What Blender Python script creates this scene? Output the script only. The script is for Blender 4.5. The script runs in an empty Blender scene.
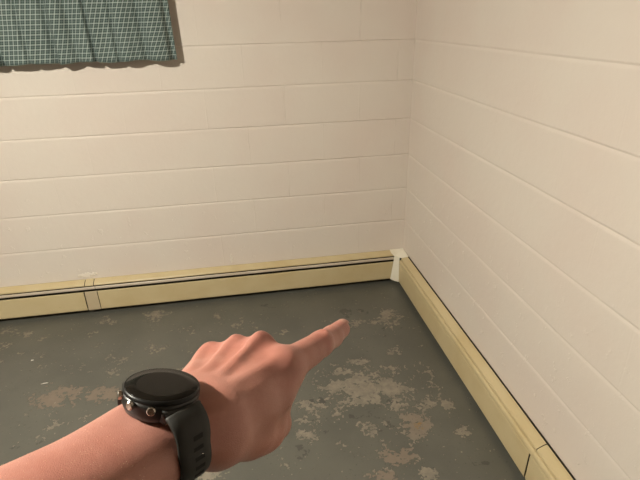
import bpy, bmesh, math, random
import numpy as np
from mathutils import Vector, Matrix, noise as mnoise
random.seed(7); rng = np.random.default_rng(7)
scene = bpy.context.scene
COL = scene.collection

# ------------------------------------------------------------------ camera
F = 483.48
CAM = np.array([-.9437, -2.6046, 1.5481])
yaw, pit, rol = -.1590, 1.1351, -.0231
def _rz(a): c, s = math.cos(a), math.sin(a); return np.array([[c,-s,0],[s,c,0],[0,0,1.]])
def _rx(a): c, s = math.cos(a), math.sin(a); return np.array([[1.,0,0],[0,c,-s],[0,s,c]])
MR = _rz(yaw) @ _rx(pit) @ _rz(rol)
cd = bpy.data.cameras.new('camera'); cam = bpy.data.objects.new('camera', cd); COL.objects.link(cam)
cd.sensor_width = 36; cd.sensor_fit = 'HORIZONTAL'; cd.lens = 36*F/640; cd.clip_start = .01
cam.matrix_world = Matrix([[*MR[0], CAM[0]], [*MR[1], CAM[1]], [*MR[2], CAM[2]], [0,0,0,1]])
scene.camera = cam
def c2w(p): return np.asarray(p) @ MR.T + CAM          # metres in the camera's frame -> room

# ------------------------------------------------------------------ helpers
def link(name, me, mat=None, parent=None, loc=None):
    o = bpy.data.objects.new(name, me); COL.objects.link(o)
    if mat is not None: me.materials.append(mat)
    if parent is not None: o.parent = parent
    if loc is not None: o.location = loc
    return o
def mesh_from(verts, faces, smooth=False):
    me = bpy.data.meshes.new('m'); me.from_pydata([tuple(map(float, v)) for v in verts], [], [tuple(map(int, f)) for f in faces]); me.update()
    if smooth: me.polygons.foreach_set('use_smooth', [True]*len(me.polygons))
    return me
def bm_mesh(bm, smooth=False):
    me = bpy.data.meshes.new('m'); bmesh.ops.recalc_face_normals(bm, faces=bm.faces); bm.to_mesh(me); bm.free()
    if smooth: me.polygons.foreach_set('use_smooth', [True]*len(me.polygons))
    return me
def empty(name, loc, label=None, cat=None, group=None):
    o = bpy.data.objects.new(name, None); COL.objects.link(o); o.location = loc; o.empty_display_size = .05
    if label: tag(o, label, cat, group)
    return o
def tag(o, label, cat, group=None, kind=None):
    o['label'] = label; o['category'] = cat
    if group: o['group'] = group
    if kind: o['kind'] = kind
def struct(o): o['kind'] = 'structure'; return o

# ------------------------------------------------------------------ node helpers
class NT:
    def __init__(s, name):
        s.m = bpy.data.materials.new(name); s.m.use_nodes = True; s.t = s.m.node_tree; s.t.nodes.clear()
        s.out = s.t.nodes.new('ShaderNodeOutputMaterial'); s.b = s.t.nodes.new('ShaderNodeBsdfPrincipled')
        s.t.links.new(s.b.outputs[0], s.out.inputs[0])
    def n(s, typ, **kw):
        nd = s.t.nodes.new(typ)
        for k, v in kw.items(): setattr(nd, k, v)
        return nd
    def put(s, sock, v):
        if v is None: return
        if isinstance(v, bpy.types.NodeSocket): s.t.links.new(v, sock)
        elif isinstance(v, (tuple, list)) and sock.type == 'RGBA' and len(v) == 3: sock.default_value = (*v, 1)
        else: sock.default_value = v
    def math(s, op, a, b=None, c=None):
        nd = s.n('ShaderNodeMath', operation=op)
        for i, v in enumerate((a, b, c)): s.put(nd.inputs[i], v)
        return nd.outputs[0]
    def mix(s, f, a, b):
        nd = s.n('ShaderNodeMix', data_type='RGBA'); s.put(nd.inputs[0], f); s.put(nd.inputs[6], a); s.put(nd.inputs[7], b); return nd.outputs[2]
    def pos(s): return s.n('ShaderNodeNewGeometry').outputs['Position']
    def objc(s): return s.n('ShaderNodeTexCoord').outputs['Object']
    def noise(s, v, scale, detail=3, rough=.5, w=None):
        nd = s.n('ShaderNodeTexNoise'); s.put(nd.inputs['Vector'], v); nd.inputs['Scale'].default_value = scale
        nd.inputs['Detail'].default_value = detail; nd.inputs['Roughness'].default_value = rough
        return nd.outputs[0]
    def step(s, v, a, b):       # smooth ramp a..b -> 0..1
        nd = s.n('ShaderNodeMapRange', interpolation_type='SMOOTHSTEP'); s.put(nd.inputs[0], v); nd.inputs[1].default_value = a; nd.inputs[2].default_value = b
        return nd.outputs[0]
    def attr(s, name): return s.n('ShaderNodeAttribute', attribute_name=name).outputs['Fac']
    def bump(s, h, strength=1, dist=.001, normal=None):
        nd = s.n('ShaderNodeBump'); nd.inputs['Strength'].default_value = strength; nd.inputs['Distance'].default_value = dist; s.put(nd.inputs['Height'], h)
        if normal is not None: s.put(nd.inputs['Normal'], normal)
        return nd.outputs[0]
    def mapv(s, v, scale=(1,1,1), loc=(0,0,0), rot=(0,0,0)):
        nd = s.n('ShaderNodeMapping'); s.put(nd.inputs[0], v); nd.inputs['Scale'].default_value = scale; nd.inputs['Location'].default_value = loc; nd.inputs['Rotation'].default_value = rot
        return nd.outputs[0]
    def fin(s, color=None, rough=None, normal=None, metal=None, spec=None, **kw):
        s.put(s.b.inputs['Base Color'], color); s.put(s.b.inputs['Roughness'], rough)
        if normal is not None: s.put(s.b.inputs['Normal'], normal)
        if metal is not None: s.b.inputs['Metallic'].default_value = metal
        if spec is not None: s.b.inputs['Specular IOR Level'].default_value = spec
        return s.m

# ------------------------------------------------------------------ materials
WALLC = (.76, .685, .615)
def wall_mat(name, axis, off, spots=()):
    k = NT(name); p = k.pos()
    sep = k.n('ShaderNodeSeparateXYZ'); k.put(sep.inputs[0], p)
    u = sep.outputs[0] if axis == 'x' else sep.outputs[1]; z = sep.outputs[2]
    comb = k.n('ShaderNodeCombineXYZ'); k.put(comb.inputs[0], k.math('ADD', u, off)); k.put(comb.inputs[1], z)
    wob = k.noise(p, 9, 2); wv = k.n('ShaderNodeVectorMath', operation='ADD'); k.put(wv.inputs[0], comb.outputs[0])
    c2 = k.n('ShaderNodeCombineXYZ'); k.put(c2.inputs[0], k.math('MULTIPLY', k.math('SUBTRACT', wob, .5), .012)); k.put(wv.inputs[1], c2.outputs[0])
    br = k.n('ShaderNodeTexBrick', offset=.5, offset_frequency=2, squash=1); k.put(br.inputs['Vector'], wv.outputs[0])
    br.inputs['Scale'].default_value = 1; br.inputs['Brick Width'].default_value = .4064; br.inputs['Row Height'].default_value = .2032
    br.inputs['Mortar Size'].default_value = .0035; br.inputs['Mortar Smooth'].default_value = .6; br.inputs['Bias'].default_value = 0
    jm = k.math('MULTIPLY', br.outputs['Fac'], k.step(k.noise(p, 4.5, 2), .38, .60))
    jm = k.math('MULTIPLY', jm, k.math('ADD', .08, k.math('MULTIPLY', .8, k.step(u, -1.5, -.5))) if axis == 'x' else .08)
    h = k.math('MULTIPLY', k.noise(p, 170, 4, .6), .22)
    h = k.math('ADD', h, k.math('MULTIPLY', k.noise(p, 38, 3, .5), .55))
    lump = k.step(k.noise(p, 21, 5, .65), .60, .70)                       # patched, lumpy paint low on the wall
    low = k.step(z, 1.0, .25)
    lump = k.math('MULTIPLY', lump, low)
    h = k.math('ADD', h, k.math('MULTIPLY', lump, 1.5))
    h = k.math('SUBTRACT', h, k.math('MULTIPLY', jm, 1.6))
    col = k.mix(k.step(k.noise(p, 2.3, 3), .35, .7), WALLC, (WALLC[0]*.985, WALLC[1]*.955, WALLC[2]*.955))
    col = k.mix(k.math('MULTIPLY', jm, .10), col, (.52, .44, .36))
    col = k.mix(k.math('MULTIPLY', lump, .16), col, (.86, .78, .68))
    for (sx, sz, rx, rz_) in spots:                                       # dabs of pale filler
        a = k.math('DIVIDE', k.math('SUBTRACT', u, sx), rx); b = k.math('DIVIDE', k.math('SUBTRACT', z, sz), rz_)
        d = k.math('SQRT', k.math('ADD', k.math('MULTIPLY', a, a), k.math('MULTIPLY', b, b)))
        d = k.math('ADD', d, k.math('MULTIPLY', k.math('SUBTRACT', k.noise(p, 70, 3), .5), 2.2))
        s_ = k.step(d, 1.05, .75); col = k.mix(k.math('MULTIPLY', s_, .75), col, (.9, .82, .72)); h = k.math('ADD', h, k.math('MULTIPLY', s_, 2.5))
    return k.fin(col, .55, k.bump(h, .9, .0011), spec=.35)

def heater_mat(name, c, r=.38):
    k = NT(name); p = k.pos()
    col = k.mix(k.step(k.noise(p, 7, 4), .35, .75), c, (c[0]*.93, c[1]*.9, c[2]*.84))
    sp = k.step(k.noise(p, 150, 2), .70, .76)
    col = k.mix(k.math('MULTIPLY', sp, .35), col, (.30, .22, .12))
    return k.fin(col, r, k.bump(k.noise(p, 90, 3), .25, .0006), spec=.4)
M_enamel = heater_mat('cream_enamel', (.62, .51, .305))
M_strip = heater_mat('joint_strip_enamel', (.57, .47, .325))
M_damper = heater_mat('damper_enamel', (.60, .52, .42))
M_cover = heater_mat('white_enamel', (.88, .83, .70), .45)
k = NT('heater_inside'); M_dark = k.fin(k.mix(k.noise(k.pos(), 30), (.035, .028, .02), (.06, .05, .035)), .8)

def floor_mat():
    k = NT('worn_painted_concrete'); p = k.pos()
    wear, brown, dark = k.attr('wear'), k.attr('brown'), k.attr('dark')
    n1 = k.noise(p, 15, 6, .58); n2 = k.noise(p, 60, 5, .6); n3 = k.noise(p, 150, 3, .5)
    nn = k.math('ADD', k.math('MULTIPLY', k.math('SUBTRACT', n1, .5), 2.0), k.math('MULTIPLY', k.math('SUBTRACT', n2, .5), 1.2))
    v = k.math('ADD', wear, nn)
    bare = k.step(v, .440, .462)
    rim = k.math('SUBTRACT', k.step(v, .345, .385), bare)
    # old darker coat under the top coat
    nd = k.math('ADD', k.math('MULTIPLY', k.math('SUBTRACT', k.noise(k.mapv(p, loc=(3.1, 1.7, 0)), 19, 6, .6), .5), 1.6), dark)
    old = k.step(nd, .46, .49)
    # thin scuffs and flecks all over
    fl = k.step(k.noise(k.mapv(p, loc=(5, 2, 0)), 55, 3, .5), .69, .72)
    fd = k.step(k.noise(k.mapv(p, loc=(9, 4, 0)), 75, 3, .5), .67, .71)
    base = k.mix(k.step(k.noise(p, 3.2, 4), .3, .7), (.104, .103, .088), (.130, .127, .107))
    base = k.mix(k.math('MULTIPLY', k.math('SUBTRACT', n3, .4), .25), base, (.165, .157, .132))
    concrete = k.mix(k.step(k.noise(p, 26, 5, .65), .35, .68), (.262, .230, .182), (.190, .171, .138))
    brownc = k.mix(k.noise(p, 40, 3), (.225, .182, .142), (.185, .15, .118))
    concrete = k.mix(k.step(brown, .3, .6), concrete, brownc)
    col = k.mix(k.math('MULTIPLY', old, .75), base, (.066, .065, .057))
    col = k.mix(k.math('MULTIPLY', rim, .72), col, (.09, .085, .072))
    col = k.mix(k.math('MULTIPLY', fd, .6), col, (.06, .058, .05))
    col = k.mix(bare, col, concrete)
    col = k.mix(k.math('MULTIPLY', fl, .55), col, (.36, .31, .24))
    st = k.step(k.attr('rust'), .3, .9)
    col = k.mix(k.math('MULTIPLY', st, k.step(n2, .42, .62)), col, (.25, .15, .055))
    h = k.math('SUBTRACT', k.math('MULTIPLY', k.noise(p, 34, 4, .5), .3), bare); h = k.math('SUBTRACT', h, k.math('MULTIPLY', old, .4))
    rough = k.math('ADD', .40, k.math('MULTIPLY', bare, .25))
    return k.fin(col, rough, k.bump(h, .6, .0009), spec=.45)
k = NT('low_bounce_brown'); pz = k.mapv(k.pos(), (1, 1, .08)); M_lowbounce = k.fin(k.mix(k.noise(pz, 40, 4), (.14, .085, .05), (.09, .055, .032)), .5)  # unseen wall behind the viewer, darkened to cut fill light on the hand
k = NT('ceiling_paint'); M_ceil = k.fin((.40, .34, .27), .7, k.bump(k.noise(k.pos(), 60), .3, .001))

# ------------------------------------------------------------------ room shell
RX0, RY0, RZ = -5.6, -6.2, 2.235
BLK = .2032
def grooved_wall(name, along, length, mat, thick=.15):
    # painted block wall, every bed joint a shallow hollow; built in (u, z), then turned into place
    zs = []; prof = []
    for c in range(0, 12):
        zc = c*BLK
        for dz, dp in ((-.0160,0),(-.0115,-.0001),(-.0090,-.0004),(-.0050,-.0013),(-.0015,-.0022),(.0010,-.0024),(.0030,-.0006),(.0042,.0001),(.0075,.0002),(.0105,0),(.0130,0)):
            zz = zc+dz
            if 0 <= zz <= RZ: zs.append(zz); prof.append(dp)
        for t in (.07, .135):
            if zc+t < RZ: zs.append(zc+t); prof.append(0)
    zs.append(RZ); prof.append(0)
    zs = [0.0]+zs if zs[0] > 0 else zs
    prof = [0]+prof if len(prof) < len(zs) else prof
    nu = int(length/.02); us = np.linspace(-.02, length, nu+1)
    V = []; Fc = []
    for j, (z, d) in enumerate(zip(zs, prof)):
        for i, u in enumerate(us):
            m = mnoise.noise(Vector((u*7, round(z/BLK)*3.7, 1.3 if along == 'x' else 8.1)))
            m2 = mnoise.noise(Vector((u*2.1, round(z/BLK)*5.1, 4.3)))
            dd = d*(1.0 + .6*m) ; zw = .0022*m2 if d else 0
            dd += .0008*mnoise.noise(Vector((u*5, z*5, 2)))
            if along == 'x': V.append((-u, -dd if False else -dd, z+zw))
            else: V.append((-dd, -u, z+zw))
    W = nu+1
    for j in range(len(zs)-1):
        for i in range(nu):
            q = (j*W+i, j*W+i+1, (j+1)*W+i+1, (j+1)*W+i)
            Fc.append(q)
    n0 = len(V)
    # back side for thickness
    if along == 'x': V += [(0, thick, 0), (-length, thick, 0), (-length, thick, RZ), (0, thick, RZ)]
    else: V += [(thick, 0, 0), (thick, -length, 0), (thick, -length, RZ), (thick, 0, RZ)]
    Fc.append((n0, n0+1, n0+2, n0+3))
    me = mesh_from(V, Fc, True)
    o = link(name, me, mat); return struct(o)
def onback(u, v):                                 # helper values measured on the photograph, already in metres
    return u, v
M_wb = wall_mat('painted_block_wall', 'x', .2918+.4064*12, spots=[(-1.875, .232, .045, .016), (-1.06, .245, .008, .03), (-1.84, .236, .02, .012)])
M_wr = wall_mat('painted_block_wall_side', 'y', .11+.4064*12)
# the profile's inward hollow is away from the room: flip sign through the depth above
grooved_wall('wall_back', 'x', -RX0, M_wb)
grooved_wall('wall_right', 'y', -RY0, M_wr)
def slab(name, lo, hi, mat):
    bm = bmesh.new(); bmesh.ops.create_cube(bm, size=1)
    for v in bm.verts: v.co = Vector([(lo[i]+hi[i])/2 + v.co[i]*(hi[i]-lo[i]) for i in range(3)])
    return struct(link(name, bm_mesh(bm), mat))
slab('wall_left', (RX0-.15, RY0, 0), (RX0, 0, RZ), M_wr)
slab('wall_front', (RX0, RY0-.15, 0), (0, RY0, RZ), M_lowbounce)
slab('ceiling', (RX0-.15, RY0-.15, RZ), (.15, .15, RZ+.12), M_ceil)

# floor: a fine sheet that carries where the paint has worn through
def gblob(X, Y, x, y, rx, ry, ang=0, pw=1.0):
    c, s = math.cos(ang), math.sin(ang); dx, dy = X-x, Y-y
    a = (c*dx+s*dy)/rx; b = (-s*dx+c*dy)/ry
    return np.exp(-(a*a+b*b)**pw)
WEAR = [#  pixel-measured patches given as (u, v, half-width px, half-height px, weight)
 (366,388,44,17,.70),(345,372,34,9,.42),(385,373,22,8,.40),(405,393,16,16,.5),(350,400,22,8,.40),(426,400,10,13,.42),(340,384,20,12,.30),(416,424,22,17,.60),(395,398,20,14,.45),(399,455,20,13,.60),(383,477,18,8,.6),(428,475,18,8,.55),(449,405,9,6,.50),
 (464,433,12,7,.50),(466,441,7,4,.35),(371,430,12,9,.48),(312,408,20,14,.50),(305,425,18,22,.34),(330,396,16,8,.40),(338,414,12,8,.30),(389,317,12,10,.56),(380,324,10,5,.36),(354,325,10,9,.42),(375,306,12,4,.25),
 (357,362,13,5,.42),(367,369,9,5,.40),(342,376,12,5,.40),(395,351,11,6,.42),(422,366,9,5,.36),(430,374,10,8,.28),(410,408,14,20,.38),(435,395,14,10,.34),
 (56,398,27,11,.64),(66,384,8,5,.45),(104,394,20,9,.60),(112,373,12,4,.46),(118,359,14,4,.44),(155,317,12,6,.62),(105,320,6,5,.46),(112,322,14,3,.34),
 (9,330,10,4,.50),(27,334,9,3,.44),(6,344,9,4,.46),(156,348,15,4,.44),(50,426,7,6,.40),(3,363,6,3,.42),(237,328,10,5,.44),(220,317,12,3,.40),(284,333,8,4,.36),(80,368,7,3,.36),
 (192,332,5,3,.38),(395,438,30,24,.12),(360,410,40,30,.12),(206,476,14,6,.5),(217,470,20,8,.3),(290,470,30,14,.06),
 (375,405,75,50,.15),(312,420,32,48,.14),(425,410,38,40,.10),(370,320,50,18,.15),(90,350,110,30,.08),(230,325,60,15,.13),(40,430,60,30,.10)]
DARK = [(391,402,14,6,.42),(330,430,30,26,.20),(300,452,16,18,.30),(316,402,14,8,.36),(370,420,34,14,.30),(476,464,22,3,.40),(10,448,14,8,.34),(50,440,22,8,.26),(352,313,24,6,.32),(388,330,18,12,.22),
        (425,405,20,16,.22),(340,470,40,12,.10),(35,410,30,10,.05),(268,306,10,5,.3),(340,415,80,55,.12)]
BROWN = [(56,394,34,18,1),(104,394,24,14,1),(416,424,26,22,.5),(399,455,26,18,.6),(383,477,20,8,.8),(366,388,40,14,.35)]
RUST = [(419,426,6,5,1.0),(392,317,7,6,.45)]
def px_floor(u, v):
    d = MR @ np.array([(u-320)/F, -(v-240)/F, -1.]); t = -CAM[2]/d[2]; return CAM+t*d
def floor():
    xs = np.concatenate([np.linspace(RX0, -2.5, 8)[:-1], np.arange(-2.5, 0, .0125), [0.0]])
    ys = np.concatenate([np.linspace(RY0, -1.75, 10)[:-1], np.arange(-1.75, 0, .0125), [0.0]])
    X, Y = np.meshgrid(xs, ys)
    def field(L, pw=1.0):
        A = np.zeros_like(X)
        for (u, v, rx, ry, w) in L:
            c = px_floor(u, v); ex = px_floor(u+1, v)-px_floor(u-1, v); ey = px_floor(u, v-1)-px_floor(u, v+1)
            hx = np.linalg.norm(ex)/2*rx; hy = np.linalg.norm(ey)/2*ry
            A = np.maximum(A, w*gblob(X, Y, c[0], c[1], hx, hy, math.atan2(ex[1], ex[0]), pw)) if pw != 1 else A + w*gblob(X, Y, c[0], c[1], hx, hy, math.atan2(ex[1], ex[0]))
        return A
    wear = np.minimum(field(WEAR, 1.6)*1.04, .78) ; brown = field(BROWN, 2); dark = field(DARK, 1.3)*1.4; rust = field(RUST, 1.5)
    n, m = len(xs), len(ys)
    V = np.stack([X.ravel(), Y.ravel(), np.zeros(n*m)], 1).tolist()
    Fc = [(j*n+i, j*n+i+1, (j+1)*n+i+1, (j+1)*n+i) for j in range(m-1) for i in range(n-1)]
    k0 = len(V); V += [(RX0,RY0,-.12),(0,RY0,-.12),(0,0,-.12),(RX0,0,-.12)]; Fc.append((k0+3,k0+2,k0+1,k0))
    me = mesh_from(V, Fc)
    for nm, A in (('wear', wear), ('brown', brown), ('dark', dark), ('rust', rust)):
        at = me.attributes.new(nm, 'FLOAT', 'POINT'); at.data.foreach_set('value', np.concatenate([A.ravel(), np.zeros(4)]).astype(np.float32))
    struct(link('floor', me, floor_mat()))
floor()

# ------------------------------------------------------------------ baseboard heaters
def extrude_profile(prof, s0, s1, place, thick=.0012, cuts=1, jitter=0):
    """a bent sheet: open profile [(d, z)...] of given thickness run from s0 to s1"""
    P = [Vector(q) for q in prof]; off = []
    for i, q in enumerate(P):
        a = P[max(i-1, 0)]; b = P[min(i+1, len(P)-1)]; t = (b-a).normalized(); off.append(q - Vector((-t.y, t.x))*thick*-1)
    ring = P + off[::-1]; n = len(ring); V = []; Fc = []
    for c in range(cuts+1):
        s = s0+(s1-s0)*c/cuts
        for q in ring:
            V.append(place(s, q.x, q.y + jitter*mnoise.noise(Vector((s*3, 0, 0)))))
    for c in range(cuts):
        for i in range(n):
            j = (i+1) % n; Fc.append((c*n+i, c*n+j, (c+1)*n+j, (c+1)*n+i))
    m = len(P)
    for c, fl in ((0, 0), (cuts, 1)):
        for i in range(m-1):
            q = (c*n+i, c*n+i+1, c*n+n-2-i, c*n+n-1-i); Fc.append(q if fl else q[::-1])
    bm = bmesh.new(); me = mesh_from(V, Fc); bm.from_mesh(me); return bm_mesh(bm)
TOP = [(.0005,.2075),(.012,.2050),(.030,.1965),(.0375,.1925),(.0395,.1895),(.0398,.1845),(.0375,.1835)]
DAMP = [(.0440,.1785),(.0465,.1790),(.0482,.1760),(.0490,.1690),(.0482,.1660),(.0465,.1655)]
FRONT = [(.0420,.1450),(.0450,.1490),(.0480,.1490),(.0490,.1460),(.0500,.0370),(.0490,.0335),(.0440,.0325),(.0300,.0325)]
BACK = [(.0005,.2060),(.0005,.0000)]
SHELF = [(.0020,.1200),(.0420,.1180)]
def heater(name, label, place, gap, s_end, segs, joints, top_segs, damp_segs, damp, back, k_=1.0):
    base = place((segs[0][0]+s_end)/2, .025, 0)
    root = empty(name, base, label, 'baseboard heater', 'hot water baseboard heaters along the walls')
    pl = lambda s, d, z: tuple(np.array(place(s, d*k_+gap, z))-np.array(base))
    s0 = .012
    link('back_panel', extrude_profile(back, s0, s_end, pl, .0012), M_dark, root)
    link('inner_baffle', extrude_profile(SHELF, s0, s_end, pl, .0012), M_dark, root)
    for a, b in top_segs: link('top_cover', extrude_profile(TOP, a, b, pl, .0012, 40, .0012), M_enamel, root)
    for a, b in damp_segs: link('damper', extrude_profile(damp, a, b, pl, .0012, 40, .0008), M_damper if damp is DAMP else M_enamel, root)
    for a, b in segs: link('front_panel', extrude_profile(FRONT, a, b, pl, .0012, 30, .0012), M_enamel, root)
    for a, b, pf, m in joints:
        o = link('joint_strip', extrude_profile(pf, a, b, pl, .0010), m, root)
    # copper pipe that runs inside
    V = []; Fc = []; ns = 10
    for c, s in enumerate((s0, s_end)):
        for q in range(ns):
            t = 2*math.pi*q/ns; V.append(pl(s, .024+.010*math.cos(t), .080+.010*math.sin(t)))
    Fc = [(q, (q+1) % ns, ns+(q+1) % ns, ns+q) for q in range(ns)]+[tuple(range(ns))[::-1], tuple(range(ns, 2*ns))]
    link('pipe', mesh_from(V, Fc), M_dark, root)
    return root
plB = lambda s, d, z: (-s, -d, z)
plR = lambda s, d, z: (-d, -s, z)
STRIP = [(.0420,.1462),(.0450,.1502),(.0488,.1502),(.0502,.1466),(.0512,.0365),(.0500,.0322),(.0440,.0312)]
STRIPT = [(.0005,.2087),(.012,.2062),(.030,.1977),(.0380,.1937),(.0405,.1900),(.0409,.1840)]
DAMPR = [(.0375,.1795),(.0448,.1796),(.0500,.1766),(.0525,.1710),(.0525,.1590),(.0505,.1560)]
BACKR = [(-.0085,.2090),(-.0085,.0000)]  # back panel moved to the wall and raised, adds the dark line along the gap
STRIPD = [(.0385,.1806),(.0450,.1808),(.0508,.1776),(.0536,.1712),(.0536,.1585)]
heater('baseboard_heater', 'long cream baseboard heater under the curtained back wall, with two dark slots', plB, .001, 3.6,
       [(.062, 1.823), (1.8985, 3.6)], [(1.8265, 1.8925, STRIP, M_strip), (1.840, 1.884, STRIPT, M_enamel)], [(.060, 1.836), (1.888, 3.6)], [(.060, 1.830), (1.832, 3.6)], DAMP, BACK)
heater('baseboard_heater', 'cream baseboard heater running along the right wall toward the viewer', plR, .0085, 3.4,
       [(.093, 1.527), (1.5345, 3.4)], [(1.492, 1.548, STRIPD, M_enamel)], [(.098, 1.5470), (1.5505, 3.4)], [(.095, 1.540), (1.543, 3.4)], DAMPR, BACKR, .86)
# inside corner cover
def corner_cover():
    top = [(-.003,-.003,.2125),(-.088,-.003,.2120),(-.086,-.030,.2010),(-.0735,-.0545,.1915),(-.0600,-.0680,.1905),(-.0490,-.0850,.1915),(-.0400,-.1010,.1960),(-.0220,-.1120,.2050),(-.004,-.120,.2125),(-.030,-.030,.2035)]
    V = [Vector(t) for t in top]
    faces = [(9,0,1),(9,1,2),(9,2,3),(9,3,4),(9,4,5),(9,5,6),(9,6,7),(9,7,8),(9,8,0)]
    # front strip: folds down from the neck to the floor line and flares
    s = [(-.0735,-.0545,.1915),(-.0625,-.0635,.1905),(-.0545,-.0745,.1915)]
    mid = [(-.0765,-.0545,.150),(-.0635,-.0690,.150),(-.0505,-.0890,.150)]
    low = [(-.0930,-.0545,.031),(-.0735,-.0740,.027),(-.0515,-.1000,.031)]
    n = len(V); V += [Vector(q) for q in mid+low]
    faces += [(3,n,n+1,4),(4,n+1,n+2,5),(n,n+3,n+4,n+1),(n+1,n+4,n+5,n+2)]
    base = Vector((-.04,-.04,.12)); me = mesh_from([v-base for v in V], faces)
    o = link('corner_cover', me, M_cover, None, base)
    bm = bmesh.new(); bm.from_mesh(me); bmesh.ops.recalc_face_normals(bm, faces=bm.faces); bm.to_mesh(me); bm.free()
    md = o.modifiers.new('thick', 'SOLIDIFY'); md.thickness = .0016; md.offset = 0
    tag(o, 'off white metal inside corner cover joining the two heaters', 'corner cover')
corner_cover()

# ------------------------------------------------------------------ curtain
def plaid():
    k = NT('plaid_cotton'); uv = k.n('ShaderNodeUVMap', uv_map='cloth').outputs[0]
    sep = k.n('ShaderNodeSeparateXYZ'); k.put(sep.inputs[0], uv); x, y = sep.outputs[0], sep.outputs[1]
    def line(c, per, w, ph=0):
        f = k.math('FRACT', k.math('DIVIDE', k.math('ADD', c, ph), per)); return k.step(k.math('ABSOLUTE', k.math('SUBTRACT', f, .5)), w/per/2*1.25, w/per/2*.75)
    P = .0206
    a = line(x, P, .0044); b = line(y, P, .0044); a2 = line(x, P, .0026, P/2); b2 = line(y, P, .0026, P/2)
    wv = k.step(k.noise(k.mapv(uv, (60, 900, 1)), 1, 2), .3, .7)
    col = k.mix(k.step(k.noise(uv, 8, 2), .35, .65), (.036, .062, .060), (.050, .078, .075))
    th = k.math('MULTIPLY', k.math('ADD', a2, b2), .20); col = k.mix(th, col, (.30, .38, .36))
    col = k.mix(k.math('MULTIPLY', a, .50), col, (.52, .60, .56)); col = k.mix(k.math('MULTIPLY', b, .50), col, (.52, .60, .56))
    col = k.mix(k.math('MULTIPLY', wv, .12), col, (.4, .45, .42))
    return k.fin(col, .9, k.bump(k.noise(k.mapv(uv, (700, 700, 1)), 1, 2), .3, .0005), spec=.2)
def curtain():
    x1, x0 = -1.222, -2.62; zt, zb = 2.02, 1.370
    nu, nz = 420, 60; V = []; UV = []
    FOLDS = [-1.238, -1.356, -1.478, -1.580, -1.665, -1.757, -1.868, -1.985, -2.09, -2.20, -2.32, -2.43, -2.53]
    ph = [mnoise.noise(Vector((i*.37, 0, 9))) for i in range(200)]
    for j in range(nz+1):
        t = j/nz; z = zb+(zt-zb)*t
        arc = 0; prev = None
        for i in range(nu+1):
            s = i/nu; x = x0+(x1-x0)*s
            amp = .023*(1-t)+.010
            w = 2*math.pi*(x/.118 + .55*mnoise.noise(Vector((x*4.1, .4*t, 3)))); sn = math.sin(w)
            y = -.064 - .020*(1-t) - (.004+.004*(1-t))*math.sin(w*.8) + .003*mnoise.noise(Vector((x*20, z*6, 1)))
            for q, xk in enumerate(FOLDS):
                e = (x - xk + .012*(t-.1)*math.sin(q*2.1) + .020*(t-.05))/(.0125+.004*math.sin(q*1.7))
                if abs(e) < 4: y += (.020+.007*math.sin(q*2.9))*math.exp(-e*e)*(.45+.75*(1-t))
            xx = x + .010*(1-t)*math.cos(w)*.35 + (.016*(1-t)*s if True else 0)
            if i > nu-8: y += .012*((i-(nu-8))/8)**2
            zz = z
            if j == 0: zz += .006*math.sin(w*.5+.6)*.6 - .004*mnoise.noise(Vector((x*14, 0, 5)))
            pt = (xx, y, zz)
            if prev: arc += math.hypot(pt[0]-prev[0], pt[1]-prev[1])
            prev = pt; V.append(pt); UV.append((arc, z))
    W = nu+1; Fc = [(j*W+i, j*W+i+1, (j+1)*W+i+1, (j+1)*W+i) for j in range(nz) for i in range(nu)]
    base = Vector(((x0+x1)/2, -.055, zb))
    me = mesh_from([Vector(v)-base for v in V], Fc, True)
    uvl = me.uv_layers.new(name='cloth'); li = np.zeros(len(me.loops), np.int32); me.loops.foreach_get('vertex_index', li)
    uvl.data.foreach_set('uv', np.array(UV)[li].astype(np.float32).ravel())
    mt = plaid(); o = link('curtain', me, mt, None, base)
    md = o.modifiers.new('thick', 'SOLIDIFY'); md.thickness = .0012; md.offset = 0
    tag(o, 'teal and white plaid cotton curtain hanging on the back wall', 'curtain')
    # turned hem along the bottom edge
    HV = []; HUV = []
    for r in range(3):
        for i in range(W):
            v = Vector(V[(0 if r < 2 else 2)*W+i]) - base; v.y += .0022; v.z += (-.001 if r == 0 else .004 if r == 1 else .006)
            HV.append(v); HUV.append((UV[i][0], V[0][2]+(-.001, .004, .027)[r]))
    hm = mesh_from(HV, [(j*W+i, j*W+i+1, (j+1)*W+i+1, (j+1)*W+i) for j in range(2) for i in range(nu)], True)
    ul = hm.uv_layers.new(name='cloth'); li = np.zeros(len(hm.loops), np.int32); hm.loops.foreach_get('vertex_index', li)
    ul.data.foreach_set('uv', np.array(HUV)[li].astype(np.float32).ravel())
    h = link('hem', hm, mt, o); md = h.modifiers.new('thick', 'SOLIDIFY'); md.thickness = .0010; md.offset = 0
    # rod above the picture that carries it
    k = NT('rod_metal'); mm = k.fin((.7, .66, .58), .35, k.bump(k.noise(k.pos(), 80), .1, .0004), metal=.3)
    r = empty('curtain_rod', (base.x, -.055, zt+.0075), 'thin white curtain rod holding up the plaid curtain', 'curtain rod')
    bm = bmesh.new(); L = x1-x0+.06
    bmesh.ops.create_cone(bm, cap_ends=True, segments=16, radius1=.006, radius2=.006, depth=L, matrix=Matrix.Rotation(math.pi/2, 4, 'Y'))
    link('pole', bm_mesh(bm, True), mm, r)
    for sx in (-1, 1):
        bm = bmesh.new(); bmesh.ops.create_cube(bm, size=1, matrix=Matrix.Translation((sx*(L/2-.005), .0275, .004)) @ Matrix.Diagonal((.012, .054, .02, 1)))
        bmesh.ops.bevel(bm, geom=bm.edges[:], offset=.002, segments=2); link('bracket', bm_mesh(bm), mm, r)
curtain()

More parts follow.
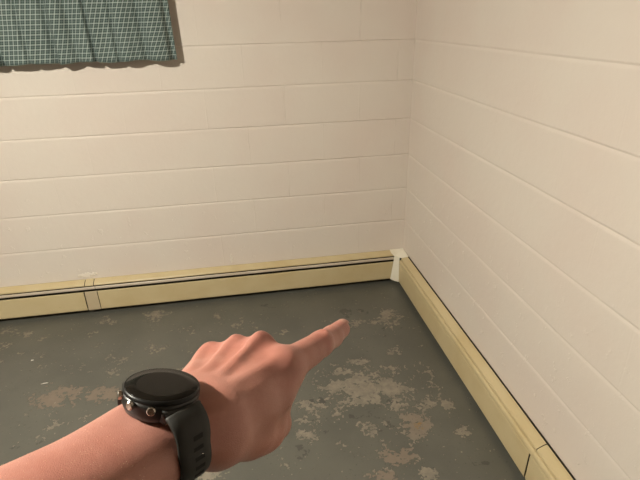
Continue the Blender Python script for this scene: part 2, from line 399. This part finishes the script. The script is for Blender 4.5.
# ------------------------------------------------------------------ paint flakes lying on the floor
k = NT('white_paint_flake'); M_flake = k.fin(k.mix(k.noise(k.pos(), 200), (.85, .82, .76), (.7, .66, .6)), .5)
for (x, y, a, l, w, lab) in ((-2.077,-.432,.2,.012,.009,'small white paint flake on the grey floor nearer the back wall'),
                             (-1.956,-.627,.12,.026,.0045,'long thin white paint flake on the floor beside the brown bare patch')):
    V = []; n = 9
    for q in range(n):
        t = 2*math.pi*q/n; rr = 1+.3*math.sin(q*2.3+l*90); V.append((math.cos(t)*l/2*rr, math.sin(t)*w/2*rr, .0015+.0016*abs(math.sin(q*1.7))))
    V.append((0, 0, .0032)); Fc = [(q, (q+1) % n, n) for q in range(n)]
    o = link('paint_flake', mesh_from(V, Fc), M_flake, None, (x, y, .0008)); o.rotation_euler.z = a
    md = o.modifiers.new('thick', 'SOLIDIFY'); md.thickness = .0016
    tag(o, lab, 'paint flake', 'white paint flakes on the floor')

#ARM0#
# ------------------------------------------------------------------ the pointing arm
def PC(u, v, d): return np.array([(u-320)/F*d, -(v-240)/F*d, -d])
def nz(v): v = np.asarray(v, float); return v/np.linalg.norm(v)
A_ = nz((.65, .20, -.74))                               # along the forearm, elbow -> hand (camera frame)
N_ = np.array((.04, .985, .125)); N_ = nz(N_ - A_*(N_ @ A_)); R_ = np.cross(A_, N_)   # back of the wrist, thumb side
CW = PC(162.5, 384.5, .290)                                 # middle of the watch glass
AW = PC(160, 386.5, .290) - .0335*N_                                      # forearm axis under the watch
W0 = AW + .022*A_
HS = 1.03
def hp(u, v, d): return PC(u, v, d*HS)
KI, KM, KR, KP = hp(284,364,.352), hp(260,349,.362), hp(235,351,.370), hp(211,357,.376)
H_ = nz(KM-W0); K_ = nz(KI-KP); D_ = nz(np.cross(K_, H_)); K_ = np.cross(H_, D_)
STN = [(-.262,.040,.036),(-.22,.047,.043),(-.15,.0430,.0370),(-.09,.0362,.0300),(-.05,.0326,.0252),(-.02,.0308,.0225),(0,.0298,.0212),(.02,.0290,.0200),(.045,.0280,.0185)]
def wrist_r(s): return np.interp(s, [q[0] for q in STN], [q[1] for q in STN]), np.interp(s, [q[0] for q in STN], [q[2] for q in STN])

def smin(a, b, k):
    h = np.clip(.5+.5*(b-a)/k, 0, 1); return b+(a-b)*h - k*h*(1-h)
def smax(a, b, k): return -smin(-a, -b, k)
def cap(P, a, b, ra, rb):
    ba = b-a; L = ba @ ba; t = np.clip(((P-a) @ ba)/L, 0, 1); q = P-a-t[..., None]*ba
    return np.sqrt((q*q).sum(-1)) - (ra+(rb-ra)*t)
def ell(P, c, axs, rad):
    q = P-c; s = sum(((q @ ax)/r)**2 for ax, r in zip(axs, rad)); s = np.sqrt(s); return (s-1)*min(rad)

def finger_chain(X, th, L, h, d, side):
    out = [X]; ang = 0
    for t, l in zip(th, L):
        ang += math.radians(t); out.append(out[-1] + l*(math.cos(ang)*h - math.sin(ang)*d) + side*l)
    return out
FM = finger_chain(KM, (68, 98, 50), (.044, .027, .018), H_, D_, np.zeros(3))
FR = finger_chain(KR, (72, 98, 50), (.041, .026, .018), H_, D_, K_*.02)
FP = finger_chain(KP, (74, 95, 50), (.033, .020, .016), H_, D_, K_*.05)
FI = [KI, hp(320.5,344.2,.394), hp(331.8,336.8,.416), hp(341.0,329.0,.434)]
TH = [W0+.015*R_-.013*N_+.004*A_, hp(262,432,.356), hp(276,424,.382), hp(270,406,.404)]

def surface_nets(S, org, h):
    sg = S < 0; nx, ny, nz_ = S.shape
    acc = np.zeros((nx-1, ny-1, nz_-1, 3), np.float32); cnt = np.zeros((nx-1, ny-1, nz_-1), np.int16)
    for ax in range(3):
        o1, o2 = [i for i in range(3) if i != ax]
        sl0 = [slice(None)]*3; sl1 = [slice(None)]*3; sl0[ax] = slice(0, -1); sl1[ax] = slice(1, None)
        a, b = S[tuple(sl0)], S[tuple(sl1)]; cr = (a < 0) != (b < 0); I = np.argwhere(cr); t = a[cr]/(a[cr]-b[cr])
        p = I.astype(np.float32); p[:, ax] += t
        for d1 in (0, -1):
            for d2 in (0, -1):
                J = I.copy(); J[:, o1] += d1; J[:, o2] += d2
                ok = np.all((J >= 0) & (J < np.array([nx-1, ny-1, nz_-1])), 1)
                np.add.at(acc, tuple(J[ok].T), p[ok]); np.add.at(cnt, tuple(J[ok].T), 1)
    act = cnt > 0; idx = -np.ones(cnt.shape, np.int64); idx[act] = np.arange(act.sum())
    V = acc[act]/cnt[act][:, None]*h + org
    Q = []
    for ax in range(3):
        o1, o2 = [(1, 2), (2, 0), (0, 1)][ax]
        sl0 = [slice(None)]*3; sl1 = [slice(None)]*3; sl0[ax] = slice(0, -1); sl1[ax] = slice(1, None)
        a, b = sg[tuple(sl0)], sg[tuple(sl1)]; I = np.argwhere(a != b); fl = a[a != b]
        ok = np.all((I >= 1) & (I < np.array([nx-1, ny-1, nz_-1])), 1); I = I[ok]; fl = fl[ok]
        def at(d1, d2): J = I.copy(); J[:, o1] += d1; J[:, o2] += d2; return idx[tuple(J.T)]
        q = np.stack([at(-1,-1), at(0,-1), at(0,0), at(-1,0)], 1); q[~fl] = q[~fl][:, ::-1]; Q.append(q)
    return V, np.concatenate(Q)

def build_arm():
    B = np.stack([A_, R_, N_])                          # arm frame (s, r, n), origin AW
    tol = lambda p: (np.asarray(p)-AW) @ B.T
    h = .00165
    elbow = tol(AW - .245*A_ - .019*N_); shoulder = tol(AW - .245*A_ + np.array([.055, -.105, .215]))
    lo = np.minimum.reduce([elbow-.06, shoulder-.06]); lo = np.minimum(lo, [-.3, -.065, -.085])
    hi = np.maximum(np.maximum.reduce([elbow+.06, shoulder+.06]), [.215, .11, .10])
    gx, gy, gz = [np.arange(lo[i], hi[i], h, dtype=np.float32) for i in range(3)]
    S = np.full((len(gx), len(gy), len(gz)), .05, np.float32)
    def block(b0, b1):
        i = [slice(max(int((b0[q]-lo[q])/h), 0), min(int((b1[q]-lo[q])/h)+2, S.shape[q])) for q in range(3)]
        P = np.stack(np.meshgrid(gx[i[0]], gy[i[1]], gz[i[2]], indexing='ij'), -1); return tuple(i), P
    # forearm
    i, P = block((-.34, -.075, -.075), (.06, .075, .075))
    P = P.copy(); P[..., 2] -= .085*np.minimum(P[..., 0]+.02, 0); s = P[..., 0]; ry, rz = wrist_r(s); q = np.sqrt((np.abs(P[..., 1])/ry)**2.2 + (np.abs(P[..., 2])/rz)**2.2 + 1e-9)**(2/2.2)
    d = (q-1)*np.minimum(ry, rz); d = smax(d, s-.040, .012); d = smax(d, -.268-s, .05)
    d = smin(d, cap(P, np.array([-.07, -.0, .010]), np.array([.0, -.019, .0125]), .010, .0085), .012)  # ulna side and its head
    S[i] = np.minimum(S[i], d)
    # upper arm
    i, P = block(np.minimum(elbow, shoulder)-.065, np.maximum(elbow, shoulder)+.065)
    S[i] = smin(S[i], cap(P, elbow, shoulder, .041, .049), .03)
    # hand
    i, P = block((-.01, -.065, -.085), (.215, .11, .10))
    P = P @ B + AW                                      # back to the camera frame
    E = S[i]
    cb = [W0+.012*R_+.006*A_, W0+.004*R_+.006*A_, W0-.006*R_+.006*A_, W0-.019*R_+.008*A_]
    pal = None
    for c, K, r0, r1 in zip(cb, (KI, KM, KR, KP), (.0150,.0155,.0155,.0155), (.0112,.0108,.0102,.0092)):
        e = cap(P, c, K-.002*D_, r0, r1); pal = e if pal is None else smin(pal, e, .008)
        e = cap(P, c-.010*D_, K-.016*D_-.014*H_, .014, .0105); pal = smin(pal, e, .010)
    for c1, c2, K1, K2 in ((cb[0], cb[1], KI, KM), (cb[1], cb[2], KM, KR), (cb[2], cb[3], KR, KP)):
        pal = smin(pal, cap(P, (c1+c2)/2, (K1+K2)/2-.006*H_-.0005*D_, .0150, .0102), .006)
    for K1, K2, r in ((KI, KM, .0104), (KM, KR, .0102), (KR, KP, .0094)):
        e = cap(P, K1-.0002*D_-.0005*H_, K2-.0002*D_-.0005*H_, r, r); pal = smin(pal, e, .006)
    pal = smin(pal, cap(P, cb[3]*.7+KP*.3-.006*K_-.003*D_, KP-.010*H_-.002*K_-.002*D_, .0140, .0092), .008)
    hy = cap(P, cb[3]-.012*D_-.004*K_, KP-.016*D_-.022*H_-.001*K_, .018, .012); pal = smin(pal, hy, .012)
    d = smin(E, pal, .016)
    # thumb column and the web between thumb and index
    t = cap(P, TH[0], TH[1], .0165, .0135); t = smin(t, cap(P, TH[1], TH[2], .0122, .0112), .006); t = smin(t, cap(P, TH[2], TH[3], .0108, .0088), .004)
    d = smin(d, t, .010)
    mI = cb[0]*.45+KI*.55
    d = smin(d, cap(P, cb[0]*.6+KI*.4-.006*D_, TH[0]*.35+TH[1]*.65, .0125, .0125), .014)
    d = smin(d, cap(P, mI-.012*D_, TH[1]*.92+TH[0]*.08, .0105, .0105), .014)
    d = smin(d, cap(P, KI*.85+cb[0]*.15-.013*D_, TH[1]*.6+TH[2]*.4, .0095, .0100), .014)
    d = smin(d, cap(P, KI-.014*D_+.002*H_, TH[2]-.002*K_, .0090, .0085), .010)
    # index finger, straight and pointing
    f = cap(P, FI[0]-.002*D_, FI[1], .0124, .0108); f = smin(f, cap(P, FI[1], FI[2], .0106, .0097), .003); f = smin(f, cap(P, FI[2], FI[3], .0096, .0085), .003)
    up = nz(np.cross(nz(FI[3]-FI[0]), np.cross(D_, nz(FI[3]-FI[0])))); up = nz(D_ - nz(FI[3]-FI[0])*(D_ @ nz(FI[3]-FI[0])))
    f = smin(f, cap(P, FI[1]+.0030*up-.003*H_, FI[1]+.0030*up+.003*H_, .0072, .0072), .004)
    f = smin(f, cap(P, FI[0]*.6+FI[1]*.4-.004*up, FI[0]*.3+FI[1]*.7-.004*up, .0088, .0078), .006)
    for off, dep in ((-.0035, .0010), (.0, .0012), (.0034, .0009)):      # creases over the middle joint
        ax = nz(FI[2]-FI[0]); c = FI[1]+off*ax+.0111*up; sd = nz(np.cross(ax, up))
        f = smax(f, -cap(P, c-.005*sd, c+.005*sd, dep, dep), .0014)
    d = smin(d, f, .009)
    # curled fingers
    for ch, r in ((FM, (.0113,.0098,.0088,.0076)), (FR, (.0108,.0094,.0084,.0072)), (FP, (.0098,.0084,.0075,.0066))):
        g = cap(P, ch[0], ch[1], r[0], r[1]); g = smin(g, cap(P, ch[1], ch[2], r[1], r[2]), .003); g = smin(g, cap(P, ch[2], ch[3], r[2], r[3]), .003)
        d = smin(d, g, .0035)
    # knuckle heads, tendons, a few veins
    for K, r, e_ in ((KI, .0072, .0020), (KM, .0088, .0046), (KR, .0080, .0042), (KP, .0074, .0036)):
        d = smin(d, cap(P, K+e_*D_-.003*H_, K+e_*D_+.001*H_, r*.85, r), .006)
    for K, c, rr in ((KI, cb[0], .0026), (KM, cb[1], .0030), (KR, cb[2], .0028), (KP, cb[3], .0024)):
        a = K+.0085*D_-.008*H_; b = c*.68+K*.32+.0138*D_; d = smin(d, cap(P, a, b, rr, rr*.8), .006)
    for (K1, K2) in ((KI, KM), (KM, KR), (KR, KP)):                       # hollows between the knuckles
        c = (K1+K2)/2+.0168*D_+.001*H_; d = smax(d, -cap(P, c-.020*H_+.002*D_, c+.002*H_, .0025, .0040), .010)
    S[i] = d
    V, Q = surface_nets(S, lo.astype(np.float32), h)
    Vc = V @ B + AW
    return Vc, Q
Vc, Qf = build_arm()
Vw = c2w(Vc)
def skin():
    k = NT('skin'); p = k.objc()
    n1 = k.noise(p, 22, 4, .6); n2 = k.noise(p, 90, 4, .6); n3 = k.noise(p, 420, 3, .6)
    col = k.mix(k.step(n1, .35, .68), (.46, .212, .166), (.38, .150, .112))
    col = k.mix(k.math('MULTIPLY', k.step(n2, .45, .72), .35), col, (.50, .25, .19))
    red = k.attr('flush'); col = k.mix(k.math('MULTIPLY', red, .55), col, (.42, .135, .10))
    h = k.math('ADD', k.math('MULTIPLY', n3, .5), k.math('MULTIPLY', n2, .35))
    vo = k.n('ShaderNodeTexVoronoi', feature='DISTANCE_TO_EDGE'); k.put(vo.inputs['Vector'], p); vo.inputs['Scale'].default_value = 900
    h = k.math('ADD', h, k.math('MULTIPLY', k.step(vo.outputs[0], 0, .25), .4))
    b = k.b; b.inputs['Subsurface Weight'].default_value = .05; b.inputs['Subsurface Radius'].default_value = (1, .35, .2); b.inputs['Subsurface Scale'].default_value = .004
    return k.fin(col, .42, k.bump(h, .5, .00035), spec=.6)
W0w = c2w(W0)
me = mesh_from(Vw-W0w, Qf, True)
# knuckles and fingertips are redder
fl = np.zeros(len(Vc))
for c, r in ((KI,.014),(KM,.014),(KR,.013),(KP,.012),(FI[1],.012),(FI[3],.014),(TH[1],.018),(TH[2],.015),(FM[1],.014),(FR[1],.014),(FP[1],.013)):
    fl = np.maximum(fl, np.exp(-(((Vc-c)**2).sum(1))/(r*1.3)**2))
at = me.attributes.new('flush', 'FLOAT', 'POINT'); at.data.foreach_set('value', fl.astype(np.float32))
person = link('person', me, skin(), None, Vector(W0w))
tag(person, 'bare left forearm and hand of a person pointing an index finger, black watch on wrist', 'person')
sm = person.modifiers.new('relax', 'SMOOTH'); sm.factor = .5; sm.iterations = 4

# fingernails on the index finger and thumb
def nail(tip, prev, up, w, l, lift, nm='fingernail'):
    ax = nz(tip-prev); up = nz(up-ax*(up @ ax)); sd = np.cross(ax, up); V = []; nu, nv = 9, 9; r = lift
    for j in range(nv):
        t = j/(nv-1)
        for i in range(nu):
            s = i/(nu-1)*2-1; ww = w*(1-.10*t)*(1 if t < .8 else math.sqrt(max(0, 1-((t-.8)/.32)**2)))*(1 if t > .12 else .85+.15*t/.12)
            y = s*ww; zz = math.sqrt(max(1e-9, r*r-y*y)) if abs(y) < r else 0
            V.append(tip + ax*((t-.45)*l) + sd*y + up*(zz+.0003-.0012*max(0, t-.75)*4*.5))
    Fc = [(j*nu+i, j*nu+i+1, (j+1)*nu+i+1, (j+1)*nu+i) for j in range(nv-1) for i in range(nu-1)]
    k = bpy.data.materials.get('nail')
    if not k:
        q = NT('nail'); k = q.fin(q.mix(q.noise(q.objc(), 60), (.45,.23,.175), (.42,.20,.15)), .45, spec=.5)
    o = link(nm, mesh_from(c2w(np.array(V))-W0w, Fc, True), k, person); md = o.modifiers.new('thick', 'SOLIDIFY'); md.thickness = .0006; md.offset = -1
    return o
axI = nz(FI[3]-FI[1]); upI = nz(D_-axI*(D_ @ axI)); upI = nz(upI + .25*np.cross(axI, upI))
nail(FI[3]+.001*axI, FI[1], upI, .0054, .0105, .0081)
tu = nz(np.cross(nz(TH[3]-TH[2]), -D_)); nail(TH[3], TH[2], R_, .0060, .012, .0090)

# fine pale hair along the forearm
def hairs():
    el_ = person.data; nrm = np.zeros(len(Vc)*3, np.float32); el_.vertices.foreach_get('normal', nrm); nrm = nrm.reshape(-1, 3) @ MR
    sR = (Vc-AW) @ A_; rr = (Vc-AW) @ R_; n_ = (Vc-AW) @ N_
    ok = np.where((sR < -.030) & (sR > -.235) & (n_ > -.03))[0]
    pick = rng.choice(ok, 1700, replace=False); V = []; Fc = []
    for i in pick:
        p = Vc[i]; n = nrm[i]; g = A_*rng.uniform(.2, .8) - R_*rng.uniform(-.2, .9) ; g = nz(g - n*(g @ n))
        L = rng.uniform(.006, .013); q = [p, p+L*(.5*nz(n*.45+g)), p+L*(.5*nz(n*.45+g)+.5*nz(n*.15+g+.15*rng.normal(size=3)))]
        sd = nz(np.cross(g, n)); b0 = len(V)
        for c, w in zip(q, (.00024, .00020, .00007)):
            for a in range(3):
                t = a*2.0944; V.append(c + w*(math.cos(t)*sd+math.sin(t)*n))
        for r in range(2):
            for a in range(3): Fc.append((b0+r*3+a, b0+r*3+(a+1) % 3, b0+r*3+3+(a+1) % 3, b0+r*3+3+a))
    k = NT('arm_hair'); m = k.fin(k.mix(k.noise(k.objc(), 30), (.78,.58,.40), (.62,.44,.28)), .35)
    o = link('arm_hair', mesh_from(c2w(np.array(V))-W0w, Fc), m, person); o['kind'] = 'stuff'; o['label'] = 'fine pale hair on the forearm'
hairs()

# ------------------------------------------------------------------ wristwatch
def watch():
    n = nz(np.array((.15, .975, .15))); a = nz(A_ - n*(A_ @ n)); r = np.cross(a, n)
    Cw = CW.copy(); base = c2w(Cw - .0125*n)
    root = empty('wristwatch', base, 'black round sports watch with black rubber strap worn on the wrist', 'wristwatch')
    def T(x, y, z): x *= .955; y *= .955; return c2w(Cw + x*a + y*r + z*n) - base           # x toward the hand, y toward the thumb, z out of the glass
    def lathe(prof, seg=72, close=True):
        V = []; Fc = []
        for (rad, z) in prof:
            for q in range(seg): t = 2*math.pi*q/seg; V.append(T(rad*math.cos(t), rad*math.sin(t), z))
        for j in range(len(prof)-1):
            for q in range(seg): Fc.append((j*seg+q, j*seg+(q+1) % seg, (j+1)*seg+(q+1) % seg, (j+1)*seg+q))
        if close: Fc.append(tuple(range(seg))[::-1]); Fc.append(tuple(range((len(prof)-1)*seg, len(prof)*seg)))
        bm = bmesh.new(); bm.from_mesh(mesh_from(V, Fc)); return bm_mesh(bm, True)
    k = NT('black_resin'); mc = k.fin(k.mix(k.noise(k.objc(), 200), (.009,.0085,.008), (.013,.012,.011)), .38, k.bump(k.noise(k.objc(), 900), .1, .0002))
    k = NT('black_metal_bezel'); mb = k.fin(k.mix(k.noise(k.objc(), 100), (.008,.0075,.007), (.011,.0105,.010)), .38, spec=.22)
    k = NT('watch_glass'); mg = k.fin(k.mix(k.noise(k.objc(), 50), (.009,.0075,.006), (.012,.010,.008)), .12, spec=.08)
    k = NT('steel_button'); ms = k.fin(k.mix(k.noise(k.objc(), 300), (.62,.56,.5), (.5,.45,.4)), .22, metal=1.0)
    k = NT('black_rubber'); mr = k.fin(k.mix(k.noise(k.objc(), 150), (.0095,.009,.0066), (.0125,.0115,.009)), .62, k.bump(k.noise(k.objc(), 1200), .2, .0002))
    R0 = .0234
    link('case', lathe([(.019,-.0145),(.0215,-.0130),(.0230,-.0095),(.0234,-.0050),(.0232,-.0022)]), mc, root)
    link('bezel', lathe([(.0229,-.0026),(R0,-.0018),(R0-.0002,-.0006),(R0-.0008,.0003),(R0-.0013,.0005),(R0-.0018,.0002)], close=False), mb, root)
    link('screen', lathe([(.0220,.0000),(.0217,.0005),(.0150,.0006),(.006,.0006)]), mg, root)
    for deg in (136, 168, 202, -12, -52):
        t = math.radians(deg); dr = (math.cos(t), math.sin(t)); V = []; Fc = []; seg = 20
        for (l, rad) in ((.0215,.0019),(.0236,.0019),(.0238,.0026),(.0256,.0026),(.0260,.0021)):
            for q in range(seg):
                w = 2*math.pi*q/seg; tx = (-dr[1], dr[0]); V.append(T(dr[0]*l+tx[0]*rad*math.cos(w), dr[1]*l+tx[1]*rad*math.cos(w), -.0042+rad*math.sin(w)))
        for j in range(4):
            for q in range(seg): Fc.append((j*seg+q, j*seg+(q+1) % seg, (j+1)*seg+(q+1) % seg, (j+1)*seg+q))
        Fc.append(tuple(range(4*seg, 5*seg)))
        o = link('button', mesh_from(V, Fc, False), ms, root)
    # lugs that grip the strap on both sides
    for sg in (1, -1):
        bm = bmesh.new(); bmesh.ops.create_cube(bm, size=1)
        bmesh.ops.bevel(bm, geom=bm.edges[:], offset=.16, segments=3)
        V0 = [v.co.copy() for v in bm.verts]
        for v in bm.verts: v.co = Vector(T(v.co.x*.025, sg*(.0205+v.co.y*.009), -.0080+v.co.z*.0072))
        link('lug', bm_mesh(bm, True), mc, root)
    # strap: a rubber band that follows the wrist
    def ring(theta, lift):
        ry, rz = wrist_r(0.0); c, s = math.cos(theta), math.sin(theta); e = 2/2.2
        y = (ry+lift)*math.copysign(abs(c)**e, c); z = (rz+lift)*math.copysign(abs(s)**e, s); return y, z
    thE = math.radians(56); ths = np.linspace(thE, -math.pi-thE, 150)      # from the thumb side, under the wrist, to the far side
    prof = [(-1, .0006), (-1, .0020), (-.94, .0029), (-.5, .0034), (0, .0035), (.5, .0034), (.94, .0029), (1, .0020), (1, .0006)]
    V = []; Fc = []; m = len(prof)
    ss = lambda x: max(0, min(1, x))**2*(3-2*max(0, min(1, x)))
    lift0 = lambda t: .0010 + .0088*ss((math.sin(t)-.12)/.70)
    arc = 0; arcs = []; prev = None
    def pt(s, y, z): return c2w(AW + s*A_ + y*R_ + z*N_) - base
    for t in ths:
        w = .0099 + .0012*max(0, math.sin(t)+.35)
        for (x, l) in prof:
            y, z = ring(t, l+lift0(t)); V.append(pt(x*w-.0012, y, z))
        y, z = ring(t, .003)
        if prev: arc += math.hypot(y-prev[0], z-prev[1])
        prev = (y, z); arcs.append(arc)
    for j in range(len(ths)-1):
        for q in range(m): Fc.append((j*m+q, j*m+(q+1) % m, (j+1)*m+(q+1) % m, (j+1)*m+q))
    Fc.append(tuple(range(m))); Fc.append(tuple(range((len(ths)-1)*m, len(ths)*m))[::-1])
    bm = bmesh.new(); bm.from_mesh(mesh_from(V, Fc)); st = link('strap', bm_mesh(bm, True), mr, root)
    st.data.polygons.foreach_set('use_smooth', [True]*len(st.data.polygons))
    k = NT('strap_slot_shadow'); mh = k.fin(k.mix(k.noise(k.objc(), 90), (.006,.006,.006), (.009,.009,.008)), .9)
    for i in range(6):
        a0 = .0130+i*.0058; V = []; Fc = []
        rows = [float(np.interp(q, arcs, ths)) for q in np.linspace(a0, a0+.0023, 4)]
        for t in rows:
            for x in (-.0031, .0031):
                y, z = ring(t, .00362+lift0(t)); V.append(pt(x+.0002, y, z))
            for x in (.0031, -.0031):
                y, z = ring(t, .0026+lift0(t)); V.append(pt(x+.0002, y, z))
        for j in range(3):
            for q in range(4): Fc.append((j*4+q, j*4+(q+1) % 4, (j+1)*4+(q+1) % 4, (j+1)*4+q))
        Fc += [(0,1,2,3), (15,14,13,12)]
        bm = bmesh.new(); bm.from_mesh(mesh_from(V, Fc)); link('strap_slot', bm_mesh(bm), mh, st)
    # buckle under the wrist and the keeper loop
    def loop_at(t0, ln, hw, lift, th, nm, mat):
        V = []; Fc = []; tt = [float(np.interp(q, arcs, ths)) for q in np.linspace(t0, t0+ln, 5)]
        pr = [(-hw, .0008), (-hw, lift), (hw, lift), (hw, .0008), (hw-th, .0012), (hw-th, lift-th), (-hw+th, lift-th), (-hw+th, .0012)]
        for t in tt:
            for x, l in pr: y, z = ring(t, l+lift0(t)); V.append(pt(x, y, z))
        for j in range(4):
            for q in range(8): Fc.append((j*8+q, j*8+(q+1) % 8, (j+1)*8+(q+1) % 8, (j+1)*8+q))
        for o_ in (0, 32): Fc += [(o_+0,o_+1,o_+6,o_+7), (o_+1,o_+2,o_+5,o_+6), (o_+2,o_+3,o_+4,o_+5)]
        bm = bmesh.new(); bm.from_mesh(mesh_from(V, Fc)); link(nm, bm_mesh(bm), mat, root)
    loop_at(.070, .010, .0135, .0058, .0014, 'buckle', ms); loop_at(.056, .006, .0130, .0060, .0012, 'keeper_loop', mr)
watch()
#ARM1#
# ------------------------------------------------------------------ light
def lamp(loc, power, col, label):
    r = empty('ceiling_light', (loc[0], loc[1], RZ), label, 'ceiling light')
    def turned(prof, seg=48):
        V = [(rad*math.cos(2*math.pi*q/seg), rad*math.sin(2*math.pi*q/seg), z) for rad, z in prof for q in range(seg)]; n = len(prof)
        Fc = [(j*seg+q, j*seg+(q+1) % seg, (j+1)*seg+(q+1) % seg, (j+1)*seg+q) for j in range(n-1) for q in range(seg)]
        Fc += [tuple(range(seg))[::-1], tuple(range((n-1)*seg, n*seg))]
        bm = bmesh.new(); bm.from_mesh(mesh_from(V, Fc)); return bm_mesh(bm, False)
    k = NT('white_trim'); pm = k.fin(k.mix(k.noise(k.pos(), 20), (.8,.78,.74), (.75,.73,.7)), .4)
    link('trim_ring', turned([(.095, 0), (.095, -.006), (.088, -.014), (.076, -.016), (.074, -.010), (.074, -.002)]), pm, r)
    k = NT('lit_diffuser'); e = k.n('ShaderNodeEmission'); e.inputs[0].default_value = (*col, 1); e.inputs[1].default_value = power
    k.t.links.new(e.outputs[0], k.out.inputs[0])
    link('diffuser', turned([(.073, -.0105), (.071, -.0300), (.062, -.0470), (.046, -.0590), (.024, -.0655), (.004, -.0672)]), k.m, r)
lamp((-2.16, -2.09), 1400, (1, .95, .81), 'white dome ceiling light between the curtained wall and the viewer')
w = bpy.data.worlds.new('world'); scene.world = w; w.use_nodes = True
w.node_tree.nodes['Background'].inputs[0].default_value = (0, 0, 0, 1); w.node_tree.nodes['Background'].inputs[1].default_value = 0
vs = scene.view_settings; vs.view_transform = 'Standard'; vs.look = 'None'; vs.gamma = 1; vs.use_curve_mapping = False; vs.exposure = 0.0
